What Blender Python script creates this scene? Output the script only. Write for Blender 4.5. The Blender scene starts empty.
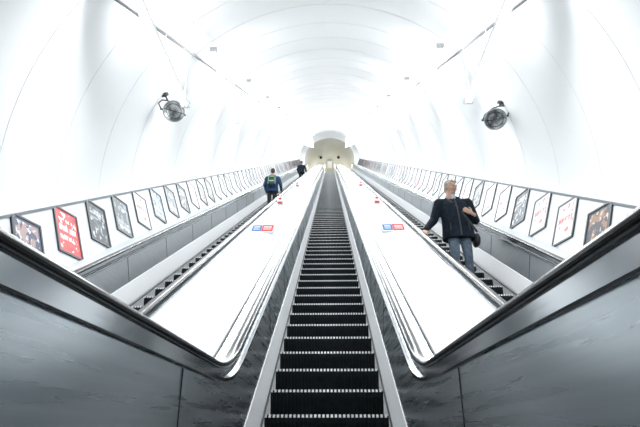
import bpy, math, random
from mathutils import Vector, Matrix
random.seed(4)
C30, S30 = math.cos(math.radians(30)), math.sin(math.radians(30))
T15 = math.tan(math.radians(15))
ZC = 0.57           # camera height
scene = bpy.context.scene
scene.view_settings.view_transform = 'Standard'
scene.view_settings.look = 'None'
scene.view_settings.exposure = 0.2

# ---------------------------------------------------------------- materials
def mat(name, col, rough=0.5, metal=0.0, emis=None, estr=0.0, spec=0.5):
    m = bpy.data.materials.new(name); m.use_nodes = True
    b = m.node_tree.nodes['Principled BSDF']
    b.inputs['Base Color'].default_value = (*col, 1)
    b.inputs['Roughness'].default_value = rough
    b.inputs['Metallic'].default_value = metal
    b.inputs['Specular IOR Level'].default_value = spec
    if emis:
        b.inputs['Emission Color'].default_value = (*emis, 1)
        b.inputs['Emission Strength'].default_value = estr
    return m

def noisy(m, scale, c1, c2, bump=0.0, rough=None, dist=0.01):
    nt = m.node_tree; n = nt.nodes; l = nt.links
    b = n['Principled BSDF']
    tc = n.new('ShaderNodeTexCoord'); mp = n.new('ShaderNodeMapping')
    mp.inputs['Scale'].default_value = scale
    nz = n.new('ShaderNodeTexNoise'); nz.inputs['Scale'].default_value = 1.0
    nz.inputs['Detail'].default_value = 4
    cr = n.new('ShaderNodeValToRGB')
    cr.color_ramp.elements[0].position = 0.3; cr.color_ramp.elements[1].position = 0.7
    cr.color_ramp.elements[0].color = (*c1, 1); cr.color_ramp.elements[1].color = (*c2, 1)
    l.new(tc.outputs['Object'], mp.inputs['Vector']); l.new(mp.outputs[0], nz.inputs['Vector'])
    l.new(nz.outputs['Fac'], cr.inputs[0]); l.new(cr.outputs[0], b.inputs['Base Color'])
    if bump:
        bp = n.new('ShaderNodeBump'); bp.inputs['Strength'].default_value = bump
        bp.inputs['Distance'].default_value = dist
        l.new(nz.outputs['Fac'], bp.inputs['Height']); l.new(bp.outputs[0], b.inputs['Normal'])
    if rough:
        mr = n.new('ShaderNodeMapRange')
        mr.inputs['To Min'].default_value = rough[0]; mr.inputs['To Max'].default_value = rough[1]
        l.new(nz.outputs['Fac'], mr.inputs['Value']); l.new(mr.outputs[0], b.inputs['Roughness'])
    return m

M_vault = noisy(mat('vault_white_panel', (.9,.91,.91), .38), (.5,.5,.5), (.90,.915,.92), (.93,.94,.945), 0, (.3,.45))
M_rib = mat('vault_rib', (.89,.905,.91), .45)
M_wall = mat('poster_wall_white', (.66,.69,.71), .45)
M_trim = mat('trim_grey', (.20,.22,.24), .4)
M_deck = noisy(mat('deck_white', (.84,.85,.86), .3), (1.5,1.5,1.5), (.78,.80,.81), (.83,.845,.855), 0, (.28,.42))
M_seam = mat('panel_seam', (.03,.035,.04), .5)
M_seaml = mat('deck_seam', (.35,.37,.38), .5, 0, None, 0, .2)
M_steel = noisy(mat('brushed_steel', (.3,.33,.35), .3, 1.0), (.6,1.2,30), (.52,.57,.60), (.64,.69,.72), .03, (.22,.34), .0015)
M_steel2 = noisy(mat('brushed_steel_light', (.5,.52,.54), .3, 1.0), (1.2,4.0,90), (.66,.69,.71), (.76,.79,.81), .03, (.32,.44), .002)
M_skirt = mat('skirt_panel', (.92,.93,.94), .4)
M_rubber = mat('handrail_rubber', (.006,.008,.010), .2)
M_chrome = mat('chrome_strip', (.50,.53,.55), .18, 1.0)
M_step = noisy(mat('step_dark_metal', (.010,.013,.016), .6, .0, None, 0, .2), (20,20,20), (.006,.009,.012), (.014,.019,.023), 0)
M_nose = mat('step_nosing_aluminium', (.85,.87,.88), .5, .0)
M_floor = noisy(mat('floor_tile', (.45,.45,.45), .5), (3,3,3), (.38,.39,.4), (.5,.5,.51))
M_beige = noisy(mat('concourse_beige', (.62,.58,.45), .6), (.7,.7,.7), (.66,.64,.54), (.74,.72,.63))
M_tube = mat('fluorescent_tube', (1,1,1), .4, 0, (1,1,1), 6)
M_house = mat('luminaire_housing', (.80,.82,.83), .4)
M_cond = mat('conduit_dark', (.05,.055,.06), .5)
M_rod = mat('hanger_white', (.85,.87,.88), .4)
M_white = mat('white_enamel', (.82,.83,.84), .6, 0, None, 0, .1)
M_red = mat('sign_red', (.66,.09,.08), .7, 0, None, 0, .05)
M_blue = mat('sign_blue', (.08,.20,.48), .7, 0, None, 0, .05)
M_frame = mat('poster_frame', (.05,.055,.06), .35, .5)
M_black = mat('black_plastic', (.012,.013,.015), .4)
M_glass = noisy(mat('lamp_reflector', (.4,.42,.43), .2, .85), (9,9,9), (.10,.11,.11), (.70,.72,.72), .3, None, .02)

# ---------------------------------------------------------------- mesh helpers
def mesh_obj(name, verts, faces, mats, midx=None, smooth=False, parent=None, uvs=None):
    me = bpy.data.meshes.new(name); me.from_pydata([tuple(v) for v in verts], [], faces)
    for m in (mats if isinstance(mats, (list, tuple)) else [mats]): me.materials.append(m)
    if midx:
        me.polygons.foreach_set('material_index', midx)
    if smooth:
        me.polygons.foreach_set('use_smooth', [True]*len(me.polygons))
    if uvs:
        uvl = me.uv_layers.new(name='UVMap')
        for i, uv in enumerate(uvs): uvl.data[i].uv = uv
    me.update()
    o = bpy.data.objects.new(name, me); scene.collection.objects.link(o)
    if parent: o.parent = parent
    return o

def empty(name, loc=(0,0,0)):
    e = bpy.data.objects.new(name, None); e.location = loc
    e.empty_display_size = .2
    scene.collection.objects.link(e); return e

class MB:
    """mesh builder"""
    def __init__(s): s.v=[]; s.f=[]; s.m=[]
    def box(s, c, ax, ay, az, mi=0):
        c=Vector(c); b=len(s.v)
        for k in (-1,1):
            for j in (-1,1):
                for i in (-1,1):
                    s.v.append(c+Vector(ax)*i+Vector(ay)*j+Vector(az)*k)
        for f in ((0,2,3,1),(4,5,7,6),(0,1,5,4),(2,6,7,3),(0,4,6,2),(1,3,7,5)):
            s.f.append(tuple(b+i for i in f)); s.m.append(mi)
    def rings(s, rings, mi=0, cap=True, closed=True):
        b=len(s.v); n=len(rings[0])
        for r in rings: s.v += [Vector(p) for p in r]
        for i in range(len(rings)-1):
            for j in range(n if closed else n-1):
                k=(j+1)%n
                s.f.append((b+i*n+j, b+i*n+k, b+(i+1)*n+k, b+(i+1)*n+j)); s.m.append(mi)
        if cap and closed:
            s.f.append(tuple(b+j for j in reversed(range(n)))); s.m.append(mi)
            s.f.append(tuple(b+(len(rings)-1)*n+j for j in range(n))); s.m.append(mi)
    def lathe(s, c, axis, prof, n=24, mi=0, cap=False):
        a=Vector(axis).normalized(); u=a.orthogonal().normalized(); w=a.cross(u); c=Vector(c)
        s.rings([[c+a*h+(u*math.cos(2*math.pi*j/n)+w*math.sin(2*math.pi*j/n))*r for j in range(n)] for h,r in prof], mi, cap)
    def tube(s, p0, p1, r, n=10, mi=0):
        p0=Vector(p0); p1=Vector(p1)
        s.lathe(p0, p1-p0, [(0,r),((p1-p0).length,r)], n, mi, True)
    def ell(s, secs, mi=0, n=28):
        """lofted ellipses: (centre, rx, ry)"""
        s.rings([[Vector(c)+Vector((rx*math.cos(2*math.pi*j/n), ry*math.sin(2*math.pi*j/n),0)) for j in range(n)] for c,rx,ry in secs], mi)
    def blob(s, p0, p1, r0, r1, side=(1,0,0), depth=1.0, mi=0, n=16):
        p0=Vector(p0); p1=Vector(p1); a=(p1-p0)
        L=a.length
        a = a.normalized() if L>1e-6 else Vector((0,0,1))
        u=Vector(side); u=(u-a*u.dot(a))
        u = u.normalized() if u.length>1e-3 else a.orthogonal().normalized()
        w=a.cross(u); R=[]
        for t in range(0,6):
            ph=-math.pi/2*(1-t/5.0)*.98
            R.append((p0+a*r0*math.sin(ph)*min(1,depth+.2), r0*math.cos(ph)))
        for t in range(0,6):
            ph=math.pi/2*(t/5.0)*.98
            R.append((p1+a*r1*math.sin(ph)*min(1,depth+.2), r1*math.cos(ph)))
        s.rings([[c+u*math.cos(2*math.pi*j/n)*r+w*math.sin(2*math.pi*j/n)*r*depth for j in range(n)] for c,r in R], mi)
    def obj(s, name, mats, smooth=False, parent=None):
        return mesh_obj(name, s.v, s.f, mats, s.m, smooth, parent)

def remesh(o, vox, smooth_it=4):
    r=o.modifiers.new('remesh','REMESH'); r.mode='VOXEL'; r.voxel_size=vox; r.use_smooth_shade=True
    if smooth_it:
        s=o.modifiers.new('smooth','SMOOTH'); s.factor=.5; s.iterations=smooth_it
    return o

# ---------------------------------------------------------------- incline path
A = (3.30, .92); SL = 59.0
B = (A[0]+SL*C30, A[1]+SL*S30)
Y0, Y1 = -1.5, B[0]+4.0
def rounded(r1=1.4, r2=3.5, nseg=14, newel=False, y0=Y0):
    fr=[]
    if newel:
        for k in range(13):
            a=math.pi*(1-k/12)
            fr.append((y0-.38*math.sin(a), A[1]-.38+.38*math.cos(a), -math.sin(a), math.cos(a)))
    else: fr.append((y0,A[1],0,1))
    a1=(A[0]-r1*T15, A[1])
    for k in range(nseg+1):
        a=math.radians(30*k/nseg)
        fr.append((a1[0]+r1*math.sin(a), a1[1]+r1*(1-math.cos(a)), -math.sin(a), math.cos(a)))
    b1=(B[0]-r2*T15*C30, B[1]-r2*T15*S30)
    for k in range(nseg+1):
        t=math.radians(30*(1-k/nseg))
        fr.append((b1[0]+r2*(S30-math.sin(t)), b1[1]+r2*(math.cos(t)-C30), -math.sin(t), math.cos(t)))
    if newel:
        for k in range(13):
            a=math.pi*k/12
            fr.append((Y1+.38*math.sin(a), B[1]-.38+.38*math.cos(a), math.sin(a), math.cos(a)))
    else: fr.append((Y1,B[1],0,1))
    return fr
FR = rounded(); FRN = rounded(newel=True)
def sweep_mb(mb, prof, frames, mi=0, closed=False, cap=False):
    rings=[[(x, y+n*ny, z+n*nz) for x,n in prof] for y,z,ny,nz in frames]
    mb.rings(rings, mi, cap, closed)
def sweep(name, prof, frames, m, closed=False, smooth=False, parent=None):
    mb=MB(); sweep_mb(mb, prof, frames, 0, closed, closed); return mb.obj(name, m, smooth, parent)
def PS(x, S, N):   # slope coordinates measured from the eye level line
    return Vector((x, S*C30-N*S30, ZC+S*S30+N*C30))
NH = -1.348        # N of reference path on the slope

# sample the reference path at arc length from the lower bend
def at(s):
    if s<0: return (A[0]+s, A[1], 0, 1, 1, 0)
    return (A[0]+s*C30, A[1]+s*S30, -S30, C30, C30, S30)

# ---------------------------------------------------------------- vault
VR, VC = 3.58, -1.05
def vault_prof(R=VR, n=64, nmin=-.60):
    a0=math.asin((nmin-VC)/VR); out=[]
    for k in range(n+1):
        a=math.pi-a0-(math.pi-2*a0)*k/n
        out.append((R*math.cos(a), VC+R*math.sin(a)-NH))
    return out
TOPY = B[0]-2.5; sT=(TOPY-A[0])/C30
mitre=[(-7,A[1],0,1),(A[0],A[1],-T15,1.0)]
nseg=40
for k in range(1,nseg): 
    s=2+ (sT-4-2)*k/nseg
    mitre.append((A[0]+s*C30, A[1]+s*S30, -S30, C30))
mitre.append((TOPY, A[1]+sT*S30, 0, 1/C30))
ceiling = sweep('ceiling', vault_prof(), mitre, M_vault, smooth=True)
mb=MB(); pr=vault_prof(VR-.003)
s=1.0
while s<sT-5:
    w=.006
    o=vault_prof(VR+.01)
    y,z,ny,nz,dy,dz=at(s)
    rr=[]
    for prf,off in ((o,-w),(pr,-w),(pr,w),(o,w)):
        rr.append([(x, y+off*dy+n*ny, z+off*dz+n*nz) for x,n in prf])
    mb.rings(rr,0,False,False); s+=1.24
mb.obj('joint_ribs', M_rib, True, ceiling)

# side (poster) walls
def wx(N): return 3.22+(N+1.36)*(.30/.76)
for sd,nm in ((-1,'wall_left'),(1,'wall_right')):
    pf=[(sd*(wx(-1.36)),-1.75-NH),(sd*wx(-1.36),-1.36-NH),(sd*wx(-.63),-.63-NH),(sd*3.60,-.60-NH)]
    sweep(nm,pf,mitre,M_wall)
    mb=MB()
    x0=wx(-.62)
    sweep_mb(mb,[(sd*(x0-.03),-.645-NH),(sd*(x0-.03),-.60-NH),(sd*3.60,-.585-NH)],mitre,0)
    sweep_mb(mb,[(sd*(x0-.031),-.66-NH),(sd*(x0-.031),-.628-NH),(sd*(x0+.02),-.628-NH),(sd*(x0+.02),-.66-NH)],mitre,1,True,True)
    mb.obj('trim_1' if sd<0 else 'trim_2',[M_white,M_trim])
    # low kick wall down to the floor
    sweep('skirting_panel',[(sd*3.22,-1.7-NH),(sd*3.22,-3.2-NH)],mitre,M_wall,parent=bpy.data.objects[nm])

# ---------------------------------------------------------------- steps mesh (one step, arrayed)
def step_mesh(hw):
    v=[];f=[];m=[]
    ncol=30; pitch=2*hw/ncol
    ridge=[(.030,-.30),(.012,-.16),(.0,-.07),(.0,-.026),(.016,0),(.034,0),(.43,0)]
    groove=[(y+.014 if i<5 else y, min(z,-.0)-(.012 if i>=4 else 0)) for i,(y,z) in enumerate(ridge)]
    cols=[]
    for c in range(ncol):
        x0=-hw+c*pitch
        cols.append((x0,x0+pitch*.55,ridge)); cols.append((x0+pitch*.55,x0+pitch,groove))
    prev=None
    for x0,x1,pf in cols:
        b=len(v)
        for y,z in pf: v.append((x0,y,z)); v.append((x1,y,z))
        isr = pf is ridge
        for i in range(len(pf)-1):
            f.append((b+2*i,b+2*i+1,b+2*i+3,b+2*i+2)); m.append(1 if (isr and i in (3,)) else 0)
        if prev is not None:
            for i in range(len(pf)-1):
                f.append((prev+2*i+1,b+2*i,b+2*i+2,prev+2*i+3)); m.append(0)
        prev=b
    me=bpy.data.meshes.new('step'); me.from_pydata(v,[],f)
    me.materials.append(M_step); me.materials.append(M_nose)
    me.polygons.foreach_set('material_index',m); me.update(); return me
STEP = step_mesh(.532)
RISE=.4*math.tan(math.radians(30))
ST_M=(3.45,0.0); ST_S=(3.05,.023)

def escalator(cx, dn, st, count, sides=(1,1)):
    root=empty('escalator',(cx,0,0))
    o=bpy.data.objects.new('steps',STEP); scene.collection.objects.link(o); o.parent=root
    o.location=(0,st[0],st[1])
    ar=o.modifiers.new('a','ARRAY'); ar.use_relative_offset=False; ar.use_constant_offset=True
    ar.constant_offset_displace=(0,.4,RISE); ar.count=count
    # landing treads at both ends
    mb=MB()
    mb.box((0,(Y0-.9+st[0])/2,st[1]-.02),(.53,0,0),(0,(st[0]-Y0+.9)/2,0),(0,0,.02))
    te=(st[0]+.4*count, st[1]+RISE*(count-1))
    mb.box((0,te[0]+3.5,te[1]-.02),(.53,0,0),(0,3.5,0),(0,0,.02))
    mb.obj('landing_plates',M_step,False,root)
    sk=-2.22-NH if dn==0 else -2.0-NH      # step line in path offset
    for sd in (-1,1):
        X=lambda x:sd*x
        # skirt
        mb=MB()
        sweep_mb(mb,[(X(.535),sk-.30),(X(.535),sk+.06),(X(.572),sk+.30),(X(.582),sk+.305)],FR,0)
        sweep_mb(mb,[(X(.534),sk-.0),(X(.522),sk+.015),(X(.522),sk+.027),(X(.536),sk+.04)],FR,1)
        mb.obj('skirt_panel',[M_skirt,M_black],False,root)
        # steel inner panel
        mb=MB()
        sweep_mb(mb,[(X(.577),sk+.30),(X(.580),dn-.085),(X(.60),dn-.075),(X(.66),dn-.075)],FR,0)
        mb.obj('balustrade_panel',M_steel if dn==0 else M_steel2,False,root)
        # lower lip + chrome strip
        mb=MB()
        sweep_mb(mb,[(X(.570),dn-.105),(X(.564),dn-.100),(X(.564),dn-.078),(X(.582),dn-.070)],FR,0)
        sweep_mb(mb,[(X(.60),dn-.08),(X(.60),dn-.02),(X(.64),dn-.02),(X(.64),dn-.08)],FRN,0,True,True)
        mb.obj('handrail_guide',M_chrome,False,root)
        # seams
        mb=MB()
        s=-4.15
        while s<56:
            y,z,ny,nz,dy,dz=at(s)
            if abs(s)>.5:
                top=dn-.11; bot=sk+.31; c=(top+bot)/2
                mb.box((X(.577),y+c*ny,z+c*nz),(.0025,0,0),(0,dy*.003,dz*.003),(0,ny*(top-bot)/2,nz*(top-bot)/2))
            s+=1.6 if s>-1 else 3.05
        mb.obj('panel_seams',M_seam,False,root)
        # handrail (C profile rounded)
        hp=[]
        for k in range(13):
            a=math.radians(-50+280*k/12)
            hp.append((X(.62+.042*math.cos(a)), dn-.005+.024*math.sin(a)))
        hp += [(X(.60),dn-.022),(X(.64),dn-.022)]
        sweep('handrail',hp,FRN,M_rubber,True,True,root)
        # newel ends
        for yy,zz,sg in ((Y0,A[1],-1),(Y1,B[1],1)):
            mb=MB(); ring=[]
            for k in range(17):
                a=math.pi*k/16
                ring.append((yy+sg*.36*math.sin(a), zz+dn-.38+.36*math.cos(a)))
            mb.rings([[(X(.60),a,b) for a,b in ring],[(X(.64),a,b) for a,b in ring]],0,True,True)
            mb.obj('newel',M_steel2,False,root)
    return root

SX=2.09; DN=.10
escalator(0,0,ST_M,124)
escalator(-SX,DN,ST_S,125)
escalator(SX,DN,ST_S,125)

# decks between escalators
for sd in (-1,1):
    root=empty('escalator_deck')
    X=lambda x:sd*x
    mb=MB()
    sweep_mb(mb,[(X(.665),-.075),(X(.668),-.028),(X(.735),-.022)],FR,0)
    sweep_mb(mb,[(X(.735),-.034),(X(.752),-.034)],FR,1)
    xn=SX-.62
    sweep_mb(mb,[(X(.752),-.034),(X(.752),-.012),(X(1.02),.045),(X(xn-.115),.085)],FR,2)
    sweep_mb(mb,[(X(xn-.115),.07),(X(xn-.10),.07)],FR,1)
    sweep_mb(mb,[(X(xn-.10),.075),(X(xn-.048),.072),(X(xn-.045),.02)],FR,0)
    mb.obj('deck_surface',[M_chrome,M_seam,M_deck],False,root)
    mb=MB(); s=2.2
    while s<57:
        y,z,ny,nz,dy,dz=at(s)
        for (xa,na),(xb,nb) in (((.755,-.0105),(1.02,.0465)),((1.02,.0465),(xn-.117,.0865))):
            c=((xa+xb)/2,(na+nb)/2); h=((xb-xa)/2,(nb-na)/2)
            mb.box((X(c[0]),y+c[1]*ny,z+c[1]*nz),(X(h[0]),h[1]*ny,h[1]*nz),(0,dy*.004,dz*.004),(0,ny*.0006,nz*.0006))
        s+=2.45
    mb.obj('deck_joints',M_seaml,False,root)
    mb=MB()
    for yy,zz in ((Y0,A[1]),(Y1,B[1])):
        mb.box((X((.66+xn)/2-.0),yy,zz/1.0-.47),((xn-.70)/2,0,0),(0,.01,0),(0,0,.46))
    mb.obj('deck_end_plate',M_steel2,False,root)
    # outer ledge
    xo=SX+.62
    mb=MB()
    sweep_mb(mb,[(X(xo+.045),.02),(X(xo+.048),.072),(X(xo+.12),.07)],FR,0)
    sweep_mb(mb,[(X(xo+.12),.07),(X(3.23),-.005)],FR,1)
    mb.obj('outer_ledge',[M_chrome,M_wall],False,root)

# ---------------------------------------------------------------- floors & upper concourse
mb=MB(); mb.box((0,-2,-.06),(3.7,0,0),(0,5.6,0),(0,0,.05)); 
mb.obj('floor',M_floor)
ZT=B[1]-.92
mb=MB(); mb.box((0,TOPY+14,ZT-.12),(3.8,0,0),(0,10.5,0),(0,0,.05)); mb.obj('floor_upper',M_floor)
outer=[];inner=[];N=40; AH=2.85
zc=A[1]+sT*S30
op=vault_prof(VR+.02,N)
for x,n in op: outer.append((x*1.0,TOPY+.02,zc+n/C30))
cz=zc+(-.65-NH)/C30
for k in range(N+1):
    a=math.pi-math.pi*k/N
    inner.append((2.9*math.cos(a),TOPY+.02,cz+AH*math.sin(a)))
for lst,w in ((outer,3.6),(inner,2.9)):
    lst.insert(0,(-w,TOPY+.02,zc-2.2)); lst.append((w,TOPY+.02,zc-2.2))
mb=MB(); mb.rings([outer,inner],0,False,False)
mb.rings([inner,[(x,y+.6,z) for x,y,z in inner]],1,False,False)
mb.obj('wall_upper_bulkhead',[M_vault,M_beige])
inn2=[(x,y+.6,z) for x,y,z in inner]
mb=MB(); mb.rings([[(x,y,z) for x,y,z in inn2],[(x,y+20,z) for x,y,z in inn2]],0,False,False)
mb.obj('ceiling_upper_concourse',M_beige,True)
mb=MB(); mb.box((0,TOPY+20.5,cz),(3.2,0,0),(0,.05,0),(0,0,3.6)); mb.obj('wall_upper_end',M_beige)
for sd in (-1,1):
    mb=MB()
    c=Vector((sd*1.1,TOPY+4.0,cz+AH*math.sqrt(1-(1.1/2.9)**2)))
    mb.tube(c+Vector((0,0,.02)),c-Vector((0,0,.12)),.05,12,0)
    mb.lathe(c-Vector((0,0,.10)),(0,0,-1),[(0,.16),(.08,.18),(.2,.15),(.27,.08),(.29,.01)],20,1)
    mb.obj('ceiling_dome_camera',[M_white,M_black],True)

# ---------------------------------------------------------------- posters
def poster_mat(name,bg,c2,c3,sc,seed,v0,v1,thr=.5):
    m=bpy.data.materials.new(name); m.use_nodes=True
    nt=m.node_tree; n=nt.nodes; l=nt.links; b=n['Principled BSDF']
    b.inputs['Roughness'].default_value=.35; b.inputs['Specular IOR Level'].default_value=.3
    uv=n.new('ShaderNodeUVMap'); uv.uv_map='UVMap'
    def noise(scale,off,det=2,mp=(1,1,1)):
        mm=n.new('ShaderNodeMapping'); mm.inputs['Scale'].default_value=mp; mm.inputs['Location'].default_value=(off,off*.7,0)
        z=n.new('ShaderNodeTexNoise'); z.inputs['Scale'].default_value=scale; z.inputs['Detail'].default_value=det
        l.new(uv.outputs[0],mm.inputs[0]); l.new(mm.outputs[0],z.inputs['Vector']); return z.outputs['Fac']
    def gt(a,t):
        q=n.new('ShaderNodeMath'); q.operation='GREATER_THAN'; l.new(a,q.inputs[0]); q.inputs[1].default_value=t; return q.outputs[0]
    def mul(a,c):
        q=n.new('ShaderNodeMath'); q.operation='MULTIPLY'; l.new(a,q.inputs[0]); l.new(c,q.inputs[1]); return q.outputs[0]
    def inv(a):
        q=n.new('ShaderNodeMath'); q.operation='SUBTRACT'; q.inputs[0].default_value=1; l.new(a,q.inputs[1]); return q.outputs[0]
    def mix(f,a,c):
        q=n.new('ShaderNodeMix'); q.data_type='RGBA'; l.new(f,q.inputs[0])
        if isinstance(a,tuple): q.inputs[6].default_value=(*a,1)
        else: l.new(a,q.inputs[6])
        q.inputs[7].default_value=(*c,1); return q.outputs[2]
    sp=n.new('ShaderNodeSeparateXYZ'); l.new(uv.outputs[0],sp.inputs[0])
    U,V=sp.outputs[0],sp.outputs[1]
    inside=mul(mul(gt(U,.08),inv(gt(U,.92))),mul(gt(V,.06),inv(gt(V,.94))))
    col=mix(mul(gt(noise(sc,seed),thr),inside),bg,c2)
    col=mix(mul(gt(noise(sc*2.0,seed+3.1,2),.6),inside),col,c3)
    wv=n.new('ShaderNodeTexWave'); wv.bands_direction='Y'; wv.inputs['Scale'].default_value=1.4; wv.inputs['Distortion'].default_value=.9
    l.new(uv.outputs[0],wv.inputs['Vector'])
    t=mul(gt(wv.outputs['Fac'],.4),gt(noise(7,seed+9,1,(2.0,.7,1)),.45))
    rng=mul(gt(V,v0),inv(gt(V,v1)))
    rng=mul(rng,mul(gt(U,.12),inv(gt(U,.88))))
    col=mix(mul(t,rng),col,c3)
    l.new(col,b.inputs['Base Color']); return m
W=(.80,.80,.80)
PM=[poster_mat('poster_crowd',(.09,.10,.15),(.38,.27,.26),(.55,.66,.78),4,1,.1,.3,.48),
    poster_mat('poster_red',(.60,.07,.07),(.50,.05,.06),W,2.5,4,.3,.8,.5),
    poster_mat('poster_dark',(.025,.035,.045),(.08,.105,.12),(.50,.54,.56),3,7,.6,.85,.55),
    poster_mat('poster_grey',(.09,.115,.13),(.28,.31,.33),(.6,.62,.63),2.5,12,.1,.3,.5),
    poster_mat('poster_white_red',(.74,.75,.76),(.68,.68,.70),(.58,.10,.11),2.5,21,.45,.70,.5),
    poster_mat('poster_rose',(.68,.67,.68),(.46,.30,.30),(.20,.16,.18),2.5,25,.1,.3,.5),
    poster_mat('poster_blue',(.07,.13,.20),(.28,.38,.46),(.75,.75,.75),3,31,.1,.4,.5),
    poster_mat('poster_orange',(.035,.04,.055),(.24,.13,.08),(.55,.42,.32),3.2,37,.1,.3,.54)]
def poster_geo(mb,uvs,sd,S,mi):
    N=-.99; x=wx(N)
    c=PS(sd*x,S,N)
    U=Vector((-sd*.5*.395,1,0)); V=Vector((sd*.866*.395,0,1))
    nrm=Vector((-sd,0,.34)).normalized()
    w,h=.208,.294; fw=.024
    ur = U if sd<0 else -U
    def P(a,b,e): return c+ur*a+V*b+nrm*e
    b0=len(mb.v)
    mb.v+= [P(-w,-h,.014),P(w,-h,.014),P(w,h,.014),P(-w,h,.014)]
    mb.f.append((b0,b0+1,b0+2,b0+3)); mb.m.append(mi); uvs+= [(0,0),(1,0),(1,1),(0,1)]
    for (a0,a1,c0,c1) in ((-w-fw,w+fw,h,h+fw),(-w-fw,w+fw,-h-fw,-h),(-w-fw,-w,-h,h),(w,w+fw,-h,h)):
        b0=len(mb.v)
        for e in (.001,.024):
            mb.v+= [P(a0,c0,e),P(a1,c0,e),P(a1,c1,e),P(a0,c1,e)]
        for f in ((4,5,6,7),(0,1,5,4),(1,2,6,5),(2,3,7,6),(3,0,4,7)):
            mb.f.append(tuple(b0+i for i in f)); mb.m.append(0); uvs+= [(0,0)]*4
order={-1:[0,1,2,3,4,6,3,2,5,7,2,5,6,5,3],1:[7,4,4,2,4,5,2,5,6,4,3,0,5,6,3]}
for sd in (-1,1):
    row=MB(); ruv=[]
    for k in range(62):
        d=(5.62+.855*k) if sd<0 else (6.33+.85*k)
        S=(d+.118*(-.99))/.993
        if k<13:
            mb=MB(); uvs=[]
            poster_geo(mb,uvs,sd,S,1+order[sd][k])
            mesh_obj('framed_poster',mb.v,mb.f,[M_frame]+PM,mb.m,False,None,uvs)
        else:
            poster_geo(row,ruv,sd,S,1+random.choice([0,2,2,3,4,5,5,6,7,1]))
    mesh_obj('framed_poster_row',row.v,row.f,[M_frame]+PM,row.m,False,None,ruv)

# ---------------------------------------------------------------- fluorescent lights
FX=1.93
COOL=(.955,.985,1)
def area(name,loc,rot,sx,sy,e,par,col=COOL):
    ld=bpy.data.lights.new(name,'AREA'); ld.shape='RECTANGLE'; ld.size=sx; ld.size_y=sy; ld.energy=e; ld.color=col
    o=bpy.data.objects.new(name,ld); o.location=loc; o.rotation_euler=rot; scene.collection.objects.link(o); o.parent=par
for k in range(-1,15):
    for sd in (-1,1):
        oy,oz=3.25*k,3.25*k*math.tan(math.radians(30))
        if k<0: oz=-.35; oy=-4.2
        ya,yb=3.55+oy,5.75+oy; z=ZC+4.12+oz
        e=empty('fluorescent_light',(sd*FX,(ya+yb)/2,z))
        L=(yb-ya)/2
        mb=MB()
        pr=[(-.030,.035),(.030,.035),(.060,-.015),(.060,-.040),(-.060,-.040),(-.060,-.015)]
        mb.rings([[(x,-L,zz) for x,zz in pr],[(x,L,zz) for x,zz in pr]],0,True,True)
        mb.box((0,-L-.01,-.005),(.063,0,0),(0,.012,0),(0,0,.040),0); mb.box((0,L+.01,-.005),(.063,0,0),(0,.012,0),(0,0,.040),0)
        mb.obj('housing',[M_house,M_trim],False,e)
        mb=MB()
        for xx in (-.022,.022): mb.tube((xx,-L+.04,-.051),(xx,L-.04,-.051),.010,10)
        mb.obj('tubes',M_tube,False,e)
        mb=MB()
        if k>=0:
            for yy in (0.1,L-.1):
                Yw=(ya+yb)/2+yy
                nv=VC+math.sqrt(VR**2-FX**2)
                top=(nv+.5*Yw)/C30+ZC-z
                mb.tube((0,yy,.03),(0,yy,top),.006,8)
        else:
            mb.tube((0,0,.03),(0,0,.4),.006,8)
        mb.obj('hanger_rods',M_rod,False,e)
        area('lamp_down',(0,0,-.064),(0,0,0),.09,2*L,50,e)
        area('fill_up',(0,.35,.05),(math.radians(180),0,0),.055,1.3,11,e)  # added fill above the housing, softens the cutoff edge on the vault
# conduits on the vault
for sd in (-1,1):
    mb=MB(); a=math.acos(2.28/VR)
    cx,cn=(VR-.05)*math.cos(a)*sd, VC+(VR-.05)*math.sin(a)-NH
    pr=[(cx+.014*math.cos(t*math.pi/3),cn+.014*math.sin(t*math.pi/3)) for t in range(6)]
    sweep_mb(mb,pr,[(A[0],A[1],-T15,1.0)]+mitre[2:],0,True,True)
    mb.obj('ceiling_conduit',M_cond)

# ---------------------------------------------------------------- round projector lamps
M_glassrim=mat('spun_aluminium',(.42,.44,.45),.28,1.0)
def projector(loc, attach, aim, sc=1.0):
    root=empty('projector_spotlight',loc); root.scale=(sc,)*3
    a=(Vector(aim)).normalized(); at_=(Vector(attach)-Vector(loc))/sc
    mb=MB()
    mb.lathe((0,0,0),a,[(-.30,.01),(-.30,.075),(-.27,.10),(-.13,.135),(0,.18),(.07,.20),(.085,.212),(.10,.212),(.10,.196),(.08,.19)],32,0)
    mb.lathe((0,0,0),a,[(-.34,.001),(-.34,.045),(-.30,.045)],20,0)
    mb.obj('reflector_housing',M_glassrim,True,root)
    mb=MB()
    mb.lathe((0,0,0),a,[(.088,.191),(.095,.15),(.102,.10),(.106,.05),(.107,.001)],32,0)
    mb.obj('lens',M_glass,True,root)
    mb=MB(); u=a.cross(Vector((0,0,1))).normalized(); w=u.cross(a)
    R=[(.098,.150),(.104,.150),(.104,.140),(.098,.140)]
    mb.lathe((0,0,0),a,R,28,0)
    mb.box(a*.112,u*.19,w*.004,a*.003,0)
    mb.obj('grille_bars',M_black,False,root)
    mb=MB()
    up=at_.normalized()
    pts=[u*.23-a*.0, u*.23+up*.12, u*.12+up*.22, up*.24, -u*.12+up*.22, -u*.23+up*.12, -u*.23]
    for p,q in zip(pts[:-1],pts[1:]): mb.tube(p,q,.013,8)
    mb.tube(up*.24,at_,.018,10)
    mb.lathe(at_-up*.035,up,[(0,.03),(0,.07),(.03,.07),(.05,.07)],16)
    mb.tube(u*.19,u*.25,.02,8); mb.tube(-u*.19,-u*.25,.02,8)
    mb.obj('yoke_bracket',M_cond,False,root)
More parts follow.
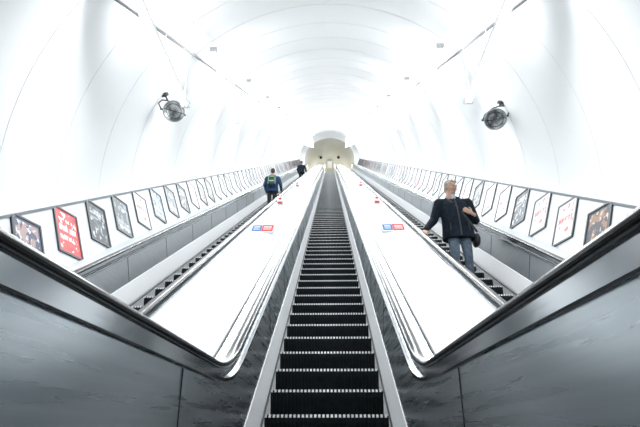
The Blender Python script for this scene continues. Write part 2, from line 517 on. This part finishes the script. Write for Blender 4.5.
def cam_pt(u,v,d):
    th=math.radians(23.2); ps=math.radians(1.3)
    x=(u-320)/505*d; up=(213.5-v)/505*d
    y=d*math.cos(th)-up*math.sin(th); z=d*math.sin(th)+up*math.cos(th)
    return Vector((x*math.cos(ps)-y*math.sin(ps)+.05, x*math.sin(ps)+y*math.cos(ps), z+ZC))
def to_slope(p):
    y=p.y; z=p.z-ZC; return p.x, y*C30+z*S30, -y*S30+z*C30
for (u,v,d,aim) in ((173,112,9.0,(.55,-1,-.45)),(495,118,8.8,(-.25,-.75,-.85))):
    p=cam_pt(u,v,d); x,S,Nn=to_slope(p)
    ang=math.atan2(Nn-VC,abs(x))+math.radians(3)
    att=PS(math.copysign((VR-.01)*math.cos(ang),x),S,VC+(VR-.01)*math.sin(ang))
    projector(p,att,aim,.9)

# ---------------------------------------------------------------- deck signs + stop buttons
def deck_frame(sd,s,xo):
    y,z,ny,nz,dy,dz=at(s)
    n0=.045+(xo-1.02)*(.04/.335) if xo>1.02 else .045-(1.02-xo)*.057/.268
    return Vector((sd*xo,y+n0*ny,z+n0*nz)),Vector((0,ny,nz)),Vector((0,dy,dz))
for sd in (-1,1):
    # wedge-shaped notice with blue and red panels
    S=(8.55-.118*1.28)/.993; s=(S*C30+1.28*S30-A[0])/C30
    c,n,t=deck_frame(sd,s,1.10)
    mb=MB(); wv=Vector((.19,0,.0))
    f0=c-t*.17; b0=c+t*.17
    tt=(t*.34+n*.075); nn=(n*.34-t*.075).normalized()
    ctr=(f0+(b0+n*.075))/2+n*.012
    v=[f0-wv-n*.04,f0+wv-n*.04,b0+wv-n*.04,b0-wv-n*.04]
    tp=[f0-wv+n*.012,f0+wv+n*.012,b0+wv+n*.087,b0-wv+n*.087]
    mb.rings([v,tp],0)
    mb.box(ctr+nn*.002-wv*.50,wv*.42,tt*.38,nn*.002,1)
    mb.box(ctr+nn*.002+wv*.45,wv*.50,tt*.42,nn*.002,2)
    for q in (-.18,.0,.18):
        mb.box(ctr+nn*.005+wv*.45+tt*q,wv*.36,tt*.035,nn*.001,0)
        mb.box(ctr+nn*.005-wv*.5+tt*q,wv*.28,tt*.035,nn*.001,0)
    mb.obj('safety_notice_plate',[M_white,M_blue,M_red])
    for dd in (12.8,19.5):
        S=(dd-.118*1.28)/.993; s=(S*C30+1.28*S30-A[0])/C30
        c,n,t=deck_frame(sd,s,1.22)
        mb=MB()
        X=Vector((1,0,0))
        v=[c+X*a*.08+t*b*.09-n*.03 for a,b in ((-1,-1),(1,-1),(1,1),(-1,1))]
        tp=[c+X*a*.08+t*b+n*h for a,b,h in ((-1,-.07,.11),(1,-.07,.11),(1,.08,.19),(-1,.08,.19))]
        mb.rings([v,tp],0)
        f=(tp[0]+tp[1]+tp[2]+tp[3])/4; fn=(tp[1]-tp[0]).cross(tp[3]-tp[0]).normalized()
        mb.lathe(f,fn,[(0,.042),(.008,.042),(.010,.028),(.020,.028),(.024,.001)],16,1)
        mb.box(c-t*.083+n*.055,X*.055,n*.022,t*.006,1)
        mb.obj('emergency_stop_button',[M_white,M_red])

# ---------------------------------------------------------------- people
M_skin=mat('skin',(.50,.31,.23),.5); M_navy=noisy(mat('navy_jacket',(.012,.016,.026),.8,0,None,0,.15),(14,14,14),(.006,.010,.017),(.014,.021,.033),.4,None,.02)
M_jean=noisy(mat('blue_jeans',(.08,.13,.22),.85,0,None,0,.2),(25,25,25),(.08,.11,.15),(.14,.18,.23),.3)
M_hairg=noisy(mat('grey_blond_hair',(.45,.39,.31),.6),(60,60,20),(.27,.235,.19),(.48,.43,.36),.5)
M_hairb=mat('dark_hair',(.03,.02,.015),.6)
M_eye=mat('eye_dark',(.03,.02,.018),.2); M_lip=mat('lips',(.38,.16,.13),.5)
M_shoe=mat('shoe_black',(.015,.015,.016),.4)
M_bluej=noisy(mat('blue_jacket',(.03,.07,.16),.8,0,None,0,.2),(14,14,14),(.02,.045,.10),(.035,.08,.17),.3)
M_bag=mat('backpack_navy',(.02,.04,.08),.7); M_hiv=mat('hi_vis_green',(.34,.58,.22),.6); M_shirt=mat('shirt_light',(.5,.55,.6),.7)
M_dtr=mat('dark_trousers',(.02,.022,.028),.8); M_zip=mat('jacket_seam',(.03,.035,.045),.6)

def hand(root, wrist, fwd, palmn, mside, curl, name):
    f=Vector(fwd).normalized(); p=Vector(palmn); p=(p-f*p.dot(f)).normalized(); t=f.cross(p)
    if t.dot(Vector(mside))<0: t=-t
    w=Vector(wrist); mb=MB()
    mb.blob(w-f*.05,w+f*.03,.026,.030,t,.75)
    mb.blob(w+f*.03,w+f*.075,.036,.040,t,.36)
    for i,(o,L) in enumerate(((.030,.068),(.010,.078),(-.011,.072),(-.031,.056))):
        a=w+f*.092+t*o; c=curl
        d1=(f*math.cos(c*.5)+p*math.sin(c*.5)); d2=(f*math.cos(c*1.4)+p*math.sin(c*1.4)); d3=(f*math.cos(c*2.1)+p*math.sin(c*2.1))
        b=a+d1*L*.45; e=b+d2*L*.32; g=e+d3*L*.25
        mb.blob(a-f*.02,b,.0092,.0088,t,1,0,8); mb.blob(b,e,.0088,.0082,t,1,0,8); mb.blob(e,g,.0082,.0070,t,1,0,8)
    a=w+f*.025+t*.028; b=a+(f*.6+t*.75+p*.2).normalized()*.042; g=b+(f*.85+t*.25+p*.45).normalized()*.034
    mb.blob(a,b,.014,.0105,f,1,0,8); mb.blob(b,g,.0105,.0085,f,1,0,8)
    remesh(mb.obj(name,M_skin,True,root),.0035,2)

def head(root, c, yaw, pitch, hair):
    e=empty('head',c); e.parent=root; e.rotation_euler=(pitch,0,yaw)
    mb=MB()
    mb.blob((0,.012,.035),(0,.02,.045),.076,.080,(1,0,0),1.18)
    mb.blob((0,-.01,-.02),(0,.0,.03),.064,.072,(1,0,0),1.12)
    mb.blob((0,-.032,-.078),(0,-.015,-.02),.040,.060,(1,0,0),1.0)
    mb.blob((0,-.084,.016),(0,-.102,-.022),.008,.012,(1,0,0),1)
    mb.blob((-.008,-.096,-.026),(.008,-.096,-.026),.008,.008)
    mb.blob((-.034,-.072,.030),(.034,-.072,.030),.011,.011)
    for sx in (-1,1):
        mb.blob((sx*.040,-.060,-.018),(sx*.034,-.062,-.03),.020,.019)
        mb.blob((sx*.080,.010,.018),(sx*.077,.006,-.022),.017,.012,(0,1,0),.5)
    mb.blob((-.014,-.076,-.050),(.014,-.076,-.050),.011,.011)
    mb.blob((0,.03,-.07),(0,.035,-.17),.054,.060)
    remesh(mb.obj('face_and_neck',M_skin,True,e),.0045,3)
    mb=MB()
    for sx in (-1,1): mb.blob((sx*.028,-.0755,.010),(sx*.034,-.0745,.010),.0065,.0065)
    mb.obj('eyes',M_eye,True,e)
    mb=MB(); mb.blob((-.02,-.085,-.052),(.02,-.085,-.052),.0040,.0040); mb.obj('mouth',M_lip,True,e)
    mb=MB()
    mb.blob((0,.030,.066),(0,.040,.060),.082,.086,(1,0,0),1.12)
    mb.blob((0,.055,.01),(0,.05,.05),.076,.085,(1,0,0),.95)
    mb.blob((0,.062,-.045),(0,.055,.01),.057,.072,(1,0,0),.85)
    mb.blob((-.035,-.046,.100),(.045,-.048,.102),.022,.024)
    for sx in (-1,1): mb.blob((sx*.074,-.004,.025),(sx*.072,.004,.06),.012,.020,(0,1,0),.7)
    remesh(mb.obj('hair',hair,True,e),.006,2)
    return e

def person(name, loc, rotz, pose, M_top, M_leg, hair, hyaw, hpitch=0, collar=None, scale=1.0, bulk=1.0):
    root=empty(name,loc); root.rotation_euler=(0,0,rotz); root.scale=(scale,)*3
    V=Vector; ln=pose.get('lean',(0,0)); bk=bulk
    def T(x,y,z):
        k=max(0,(z-.9)/.55); return V((x+ln[0]*k,y+ln[1]*k,z))
    mb=MB()
    mb.blob(T(0,.0,.93),T(0,0,1.02),.165,.165,(1,0,0),.68)
    for sd,key in ((-1,'rl'),(1,'ll')):
        hip=V((sd*.088,0,.90)); kn=V(pose[key][0]); an=V(pose[key][1])
        mb.blob(hip,kn,.100,.070); mb.blob(kn,an,.068,.050)
        mb.blob(kn+V((0,.015,-.05)),kn+V((0,.02,-.18)),.062,.059)
        mb.blob(an+V((0,0,.06)),an,.058,.064)
    remesh(mb.obj('trousers',M_leg,True,root),.013,3)
    mb=MB()
    for key in ('rl','ll'):
        an=V(pose[key][1])
        mb.blob((an.x,an.y+.05,.047),(an.x,an.y-.16,.038),.046,.040,(1,0,0),.92)
        mb.blob((an.x,an.y+.03,.05),(an.x,an.y+.01,.09),.045,.045)
    remesh(mb.obj('shoes',M_shoe,True,root),.009,2)
    mb=MB()
    mb.ell([(T(0,0,.78),.205*bk,.150*bk),(T(0,0,.80),.208*bk,.152*bk),(T(0,0,.95),.196*bk,.145*bk),(T(0,-.012,1.10),.186*bk,.142*bk),
            (T(0,-.008,1.24),.190*bk,.135*bk),(T(0,0,1.34),.185*bk,.115*bk),(T(0,.01,1.42),.135*bk,.085*bk)])
    mb.blob(T(-.140*bk,0,1.39),T(.140*bk,0,1.39),.076,.076,(0,1,0),.95)
    mb.blob(T(-.07,.01,1.44),T(.07,.01,1.44),.062,.062)
    mb.blob(T(0,.015,1.44),T(0,.022,1.495),.080,.068,(1,0,0),1.0)
    for sd,key in ((-1,'ra'),(1,'la')):
        sh=T(sd*.180*bk,0,1.380); el=V(pose[key][0]); wr=V(pose[key][1])
        mb.blob(sh,el,.078*bk**.5,.060*bk**.5); mb.blob(el,wr,.061*bk**.5,.046)
        for q,r in ((.35,.072),(.7,.066)):
            c=sh.lerp(el,q); dd=(el-sh).normalized(); mb.blob(c,c+dd*.02,r*bk**.5,r*.96*bk**.5)
    remesh(mb.obj('jacket',M_top,True,root),.010,3)
    mb=MB()
    pts=[T(.0,-.150*bk,.80),T(0,-.147*bk,.95),T(0,-.152*bk,1.10),T(0,-.141*bk,1.24),T(0,-.113*bk,1.34),T(0,-.085,1.43)]
    for p,q in zip(pts[:-1],pts[1:]): mb.blob(p,q,.012,.012,(1,0,0),.4)
    for sx in (-1,1): mb.blob(T(sx*.12*bk,-.118*bk,.90),T(sx*.11*bk,-.122*bk,1.0),.009,.009,(1,0,0),.5)
    mb.obj('placket_and_pockets',M_zip,True,root)
    if collar:
        mb=MB()
        mb.blob(T(0,-.060,1.445),T(0,-.045,1.495),.034,.046,(1,0,0),.6)
        mb.obj('shirt_collar',collar,True,root)
    for key,sd in (('ra',-1),('la',1)):
        el=V(pose[key][0]); wr=V(pose[key][1]); h=pose[key+'h']
        hand(root,wr+(wr-el).normalized()*.045,h[0],h[1],h[2],h[3],'hand')
    hd=T(0,-.005,1.640)+V(pose.get('hoff',(0,0,0)))
    head(root,hd,hyaw,hpitch,hair)
    return root

def tread(k, st): return (st[0]+.4*k, st[1]+RISE*k)
# man on the right-hand escalator, riding down, one hand on the rail
y,z=tread(11,ST_S)
pose=dict(lean=(-.05,-.06),hoff=(.0,-.03,-.01),
    rl=[(-.10,-.07,.50),(-.11,.03,.09)], ll=[(.10,-.05,.50),(.12,.02,.09)],
    ra=[(-.37,-.01,1.11),(-.535,-.15,.90)], rah=[(-.15,-.9,-.50),(0,-.3,-1),(1,0,0),.5],
    la=[(.30,.03,1.12),(.19,-.22,1.12)], lah=[(-.75,-.25,.40),(-.1,1,.2),(0,0,1),.7])
man=person('man_in_navy_jacket',(SX+.02,y+.21,z),0,pose,M_navy,M_jean,M_hairg,math.radians(36),math.radians(8),M_shirt,1.03,1.24)
mb=MB()
mb.blob((.27,-.02,.78),(.28,.10,.80),.11,.11,(0,0,1),.5)
remesh(mb.obj('shoulder_bag',M_black,True,man),.012,2)
mb=MB()
pts=[Vector(p) for p in ((-.17,-.05,1.47),(-.13,-.165,1.39),(-.03,-.205,1.25),(.10,-.195,1.08),(.26,-.10,.88))]
for p,q in zip(pts[:-1],pts[1:]): mb.blob(p,q,.02,.02,(1,0,.5),.3)
mb.obj('bag_strap',M_zip,True,man)

# man with backpack on the left-hand escalator, seen from behind
y,z=tread(34,ST_S)
pose2=dict(lean=(0,-.03),
    rl=[(-.10,-.06,.50),(-.11,.02,.09)], ll=[(.10,-.05,.50),(.12,.02,.09)],
    ra=[(-.31,.05,1.10),(-.33,-.14,.93)], rah=[(-.1,-.9,-.2),(0,-.2,-1),(1,0,0),.45],
    la=[(.28,.02,1.10),(.25,-.16,.94)], lah=[(0,-.5,-.8),(-1,0,0),(0,-1,0),.35])
m2=person('man_with_backpack',(-SX-.02,y+.19,z),math.pi,pose2,M_bluej,M_dtr,M_hairb,0,.1,None,1.0,1.15)
mb=MB()
mb.blob((0,.21,1.02),(0,.20,1.30),.165,.15,(1,0,0),.6,0); mb.blob((0,.29,1.02),(0,.28,1.14),.11,.11,(1,0,0),.45,0)
remesh(mb.obj('backpack',M_bag,True,m2),.012,2)
mb=MB()
mb.blob((-.08,.290,1.31),(.08,.290,1.31),.018,.018,(0,0,1),.5); mb.blob((-.08,.342,1.10),(.08,.342,1.10),.020,.020,(0,0,1),.4)
for sx in (-1,1): mb.blob((sx*.125,.268,1.02),(sx*.115,.256,1.30),.014,.014,(1,0,0),.5)
mb.obj('backpack_reflective_strips',M_hiv,True,m2)
mb=MB()
for sx in (-1,1):
    pts=[Vector(p) for p in ((sx*.10,.12,1.42),(sx*.115,.02,1.475),(sx*.11,-.12,1.40),(sx*.12,-.16,1.25),(sx*.16,-.04,1.08))]
    for p,q in zip(pts[:-1],pts[1:]): mb.blob(p,q,.025,.025,(1,0,0),.4)
mb.obj('backpack_straps',M_bag,True,m2)

# passenger further up in dark coat
y,z=tread(73,ST_S)
person('passenger_in_dark_coat',(-SX+.05,y+.19,z),math.pi,dict(pose2),M_navy,M_dtr,M_hairb,.2,.1,None,1.0,1.15)

# ---------------------------------------------------------------- concourse fill lights, added to brighten the upper arch
for yy in (6,14):
    e=empty('concourse_fill',(0,TOPY+yy,cz+AH-.3))
    mb=MB(); mb.box((0,0,.0),(.3,0,0),(0,1.0,0),(0,0,.03)); mb.tube((0,.5,0),(0,.5,.28),.01); mb.tube((0,-.5,0),(0,-.5,.28),.01)
    mb.obj('housing',M_house,False,e)
    area('fill_area',(0,0,-.04),(0,0,0),.5,1.8,190,e,(1,.98,.92))

# ---------------------------------------------------------------- world
w=bpy.data.worlds.new('World'); scene.world=w; w.use_nodes=True
w.node_tree.nodes['Background'].inputs[0].default_value=(.90,.96,1,1)
w.node_tree.nodes['Background'].inputs[1].default_value=1.4

# ---------------------------------------------------------------- camera
cd=bpy.data.cameras.new('camera'); cam=bpy.data.objects.new('camera',cd); scene.collection.objects.link(cam)
cam.location=(.05,0,ZC); cam.rotation_euler=(math.radians(90+23.2),0,math.radians(1.3))
cd.lens=505/640*36; cd.sensor_width=36; cd.clip_start=.02; cd.clip_end=300
scene.camera=cam
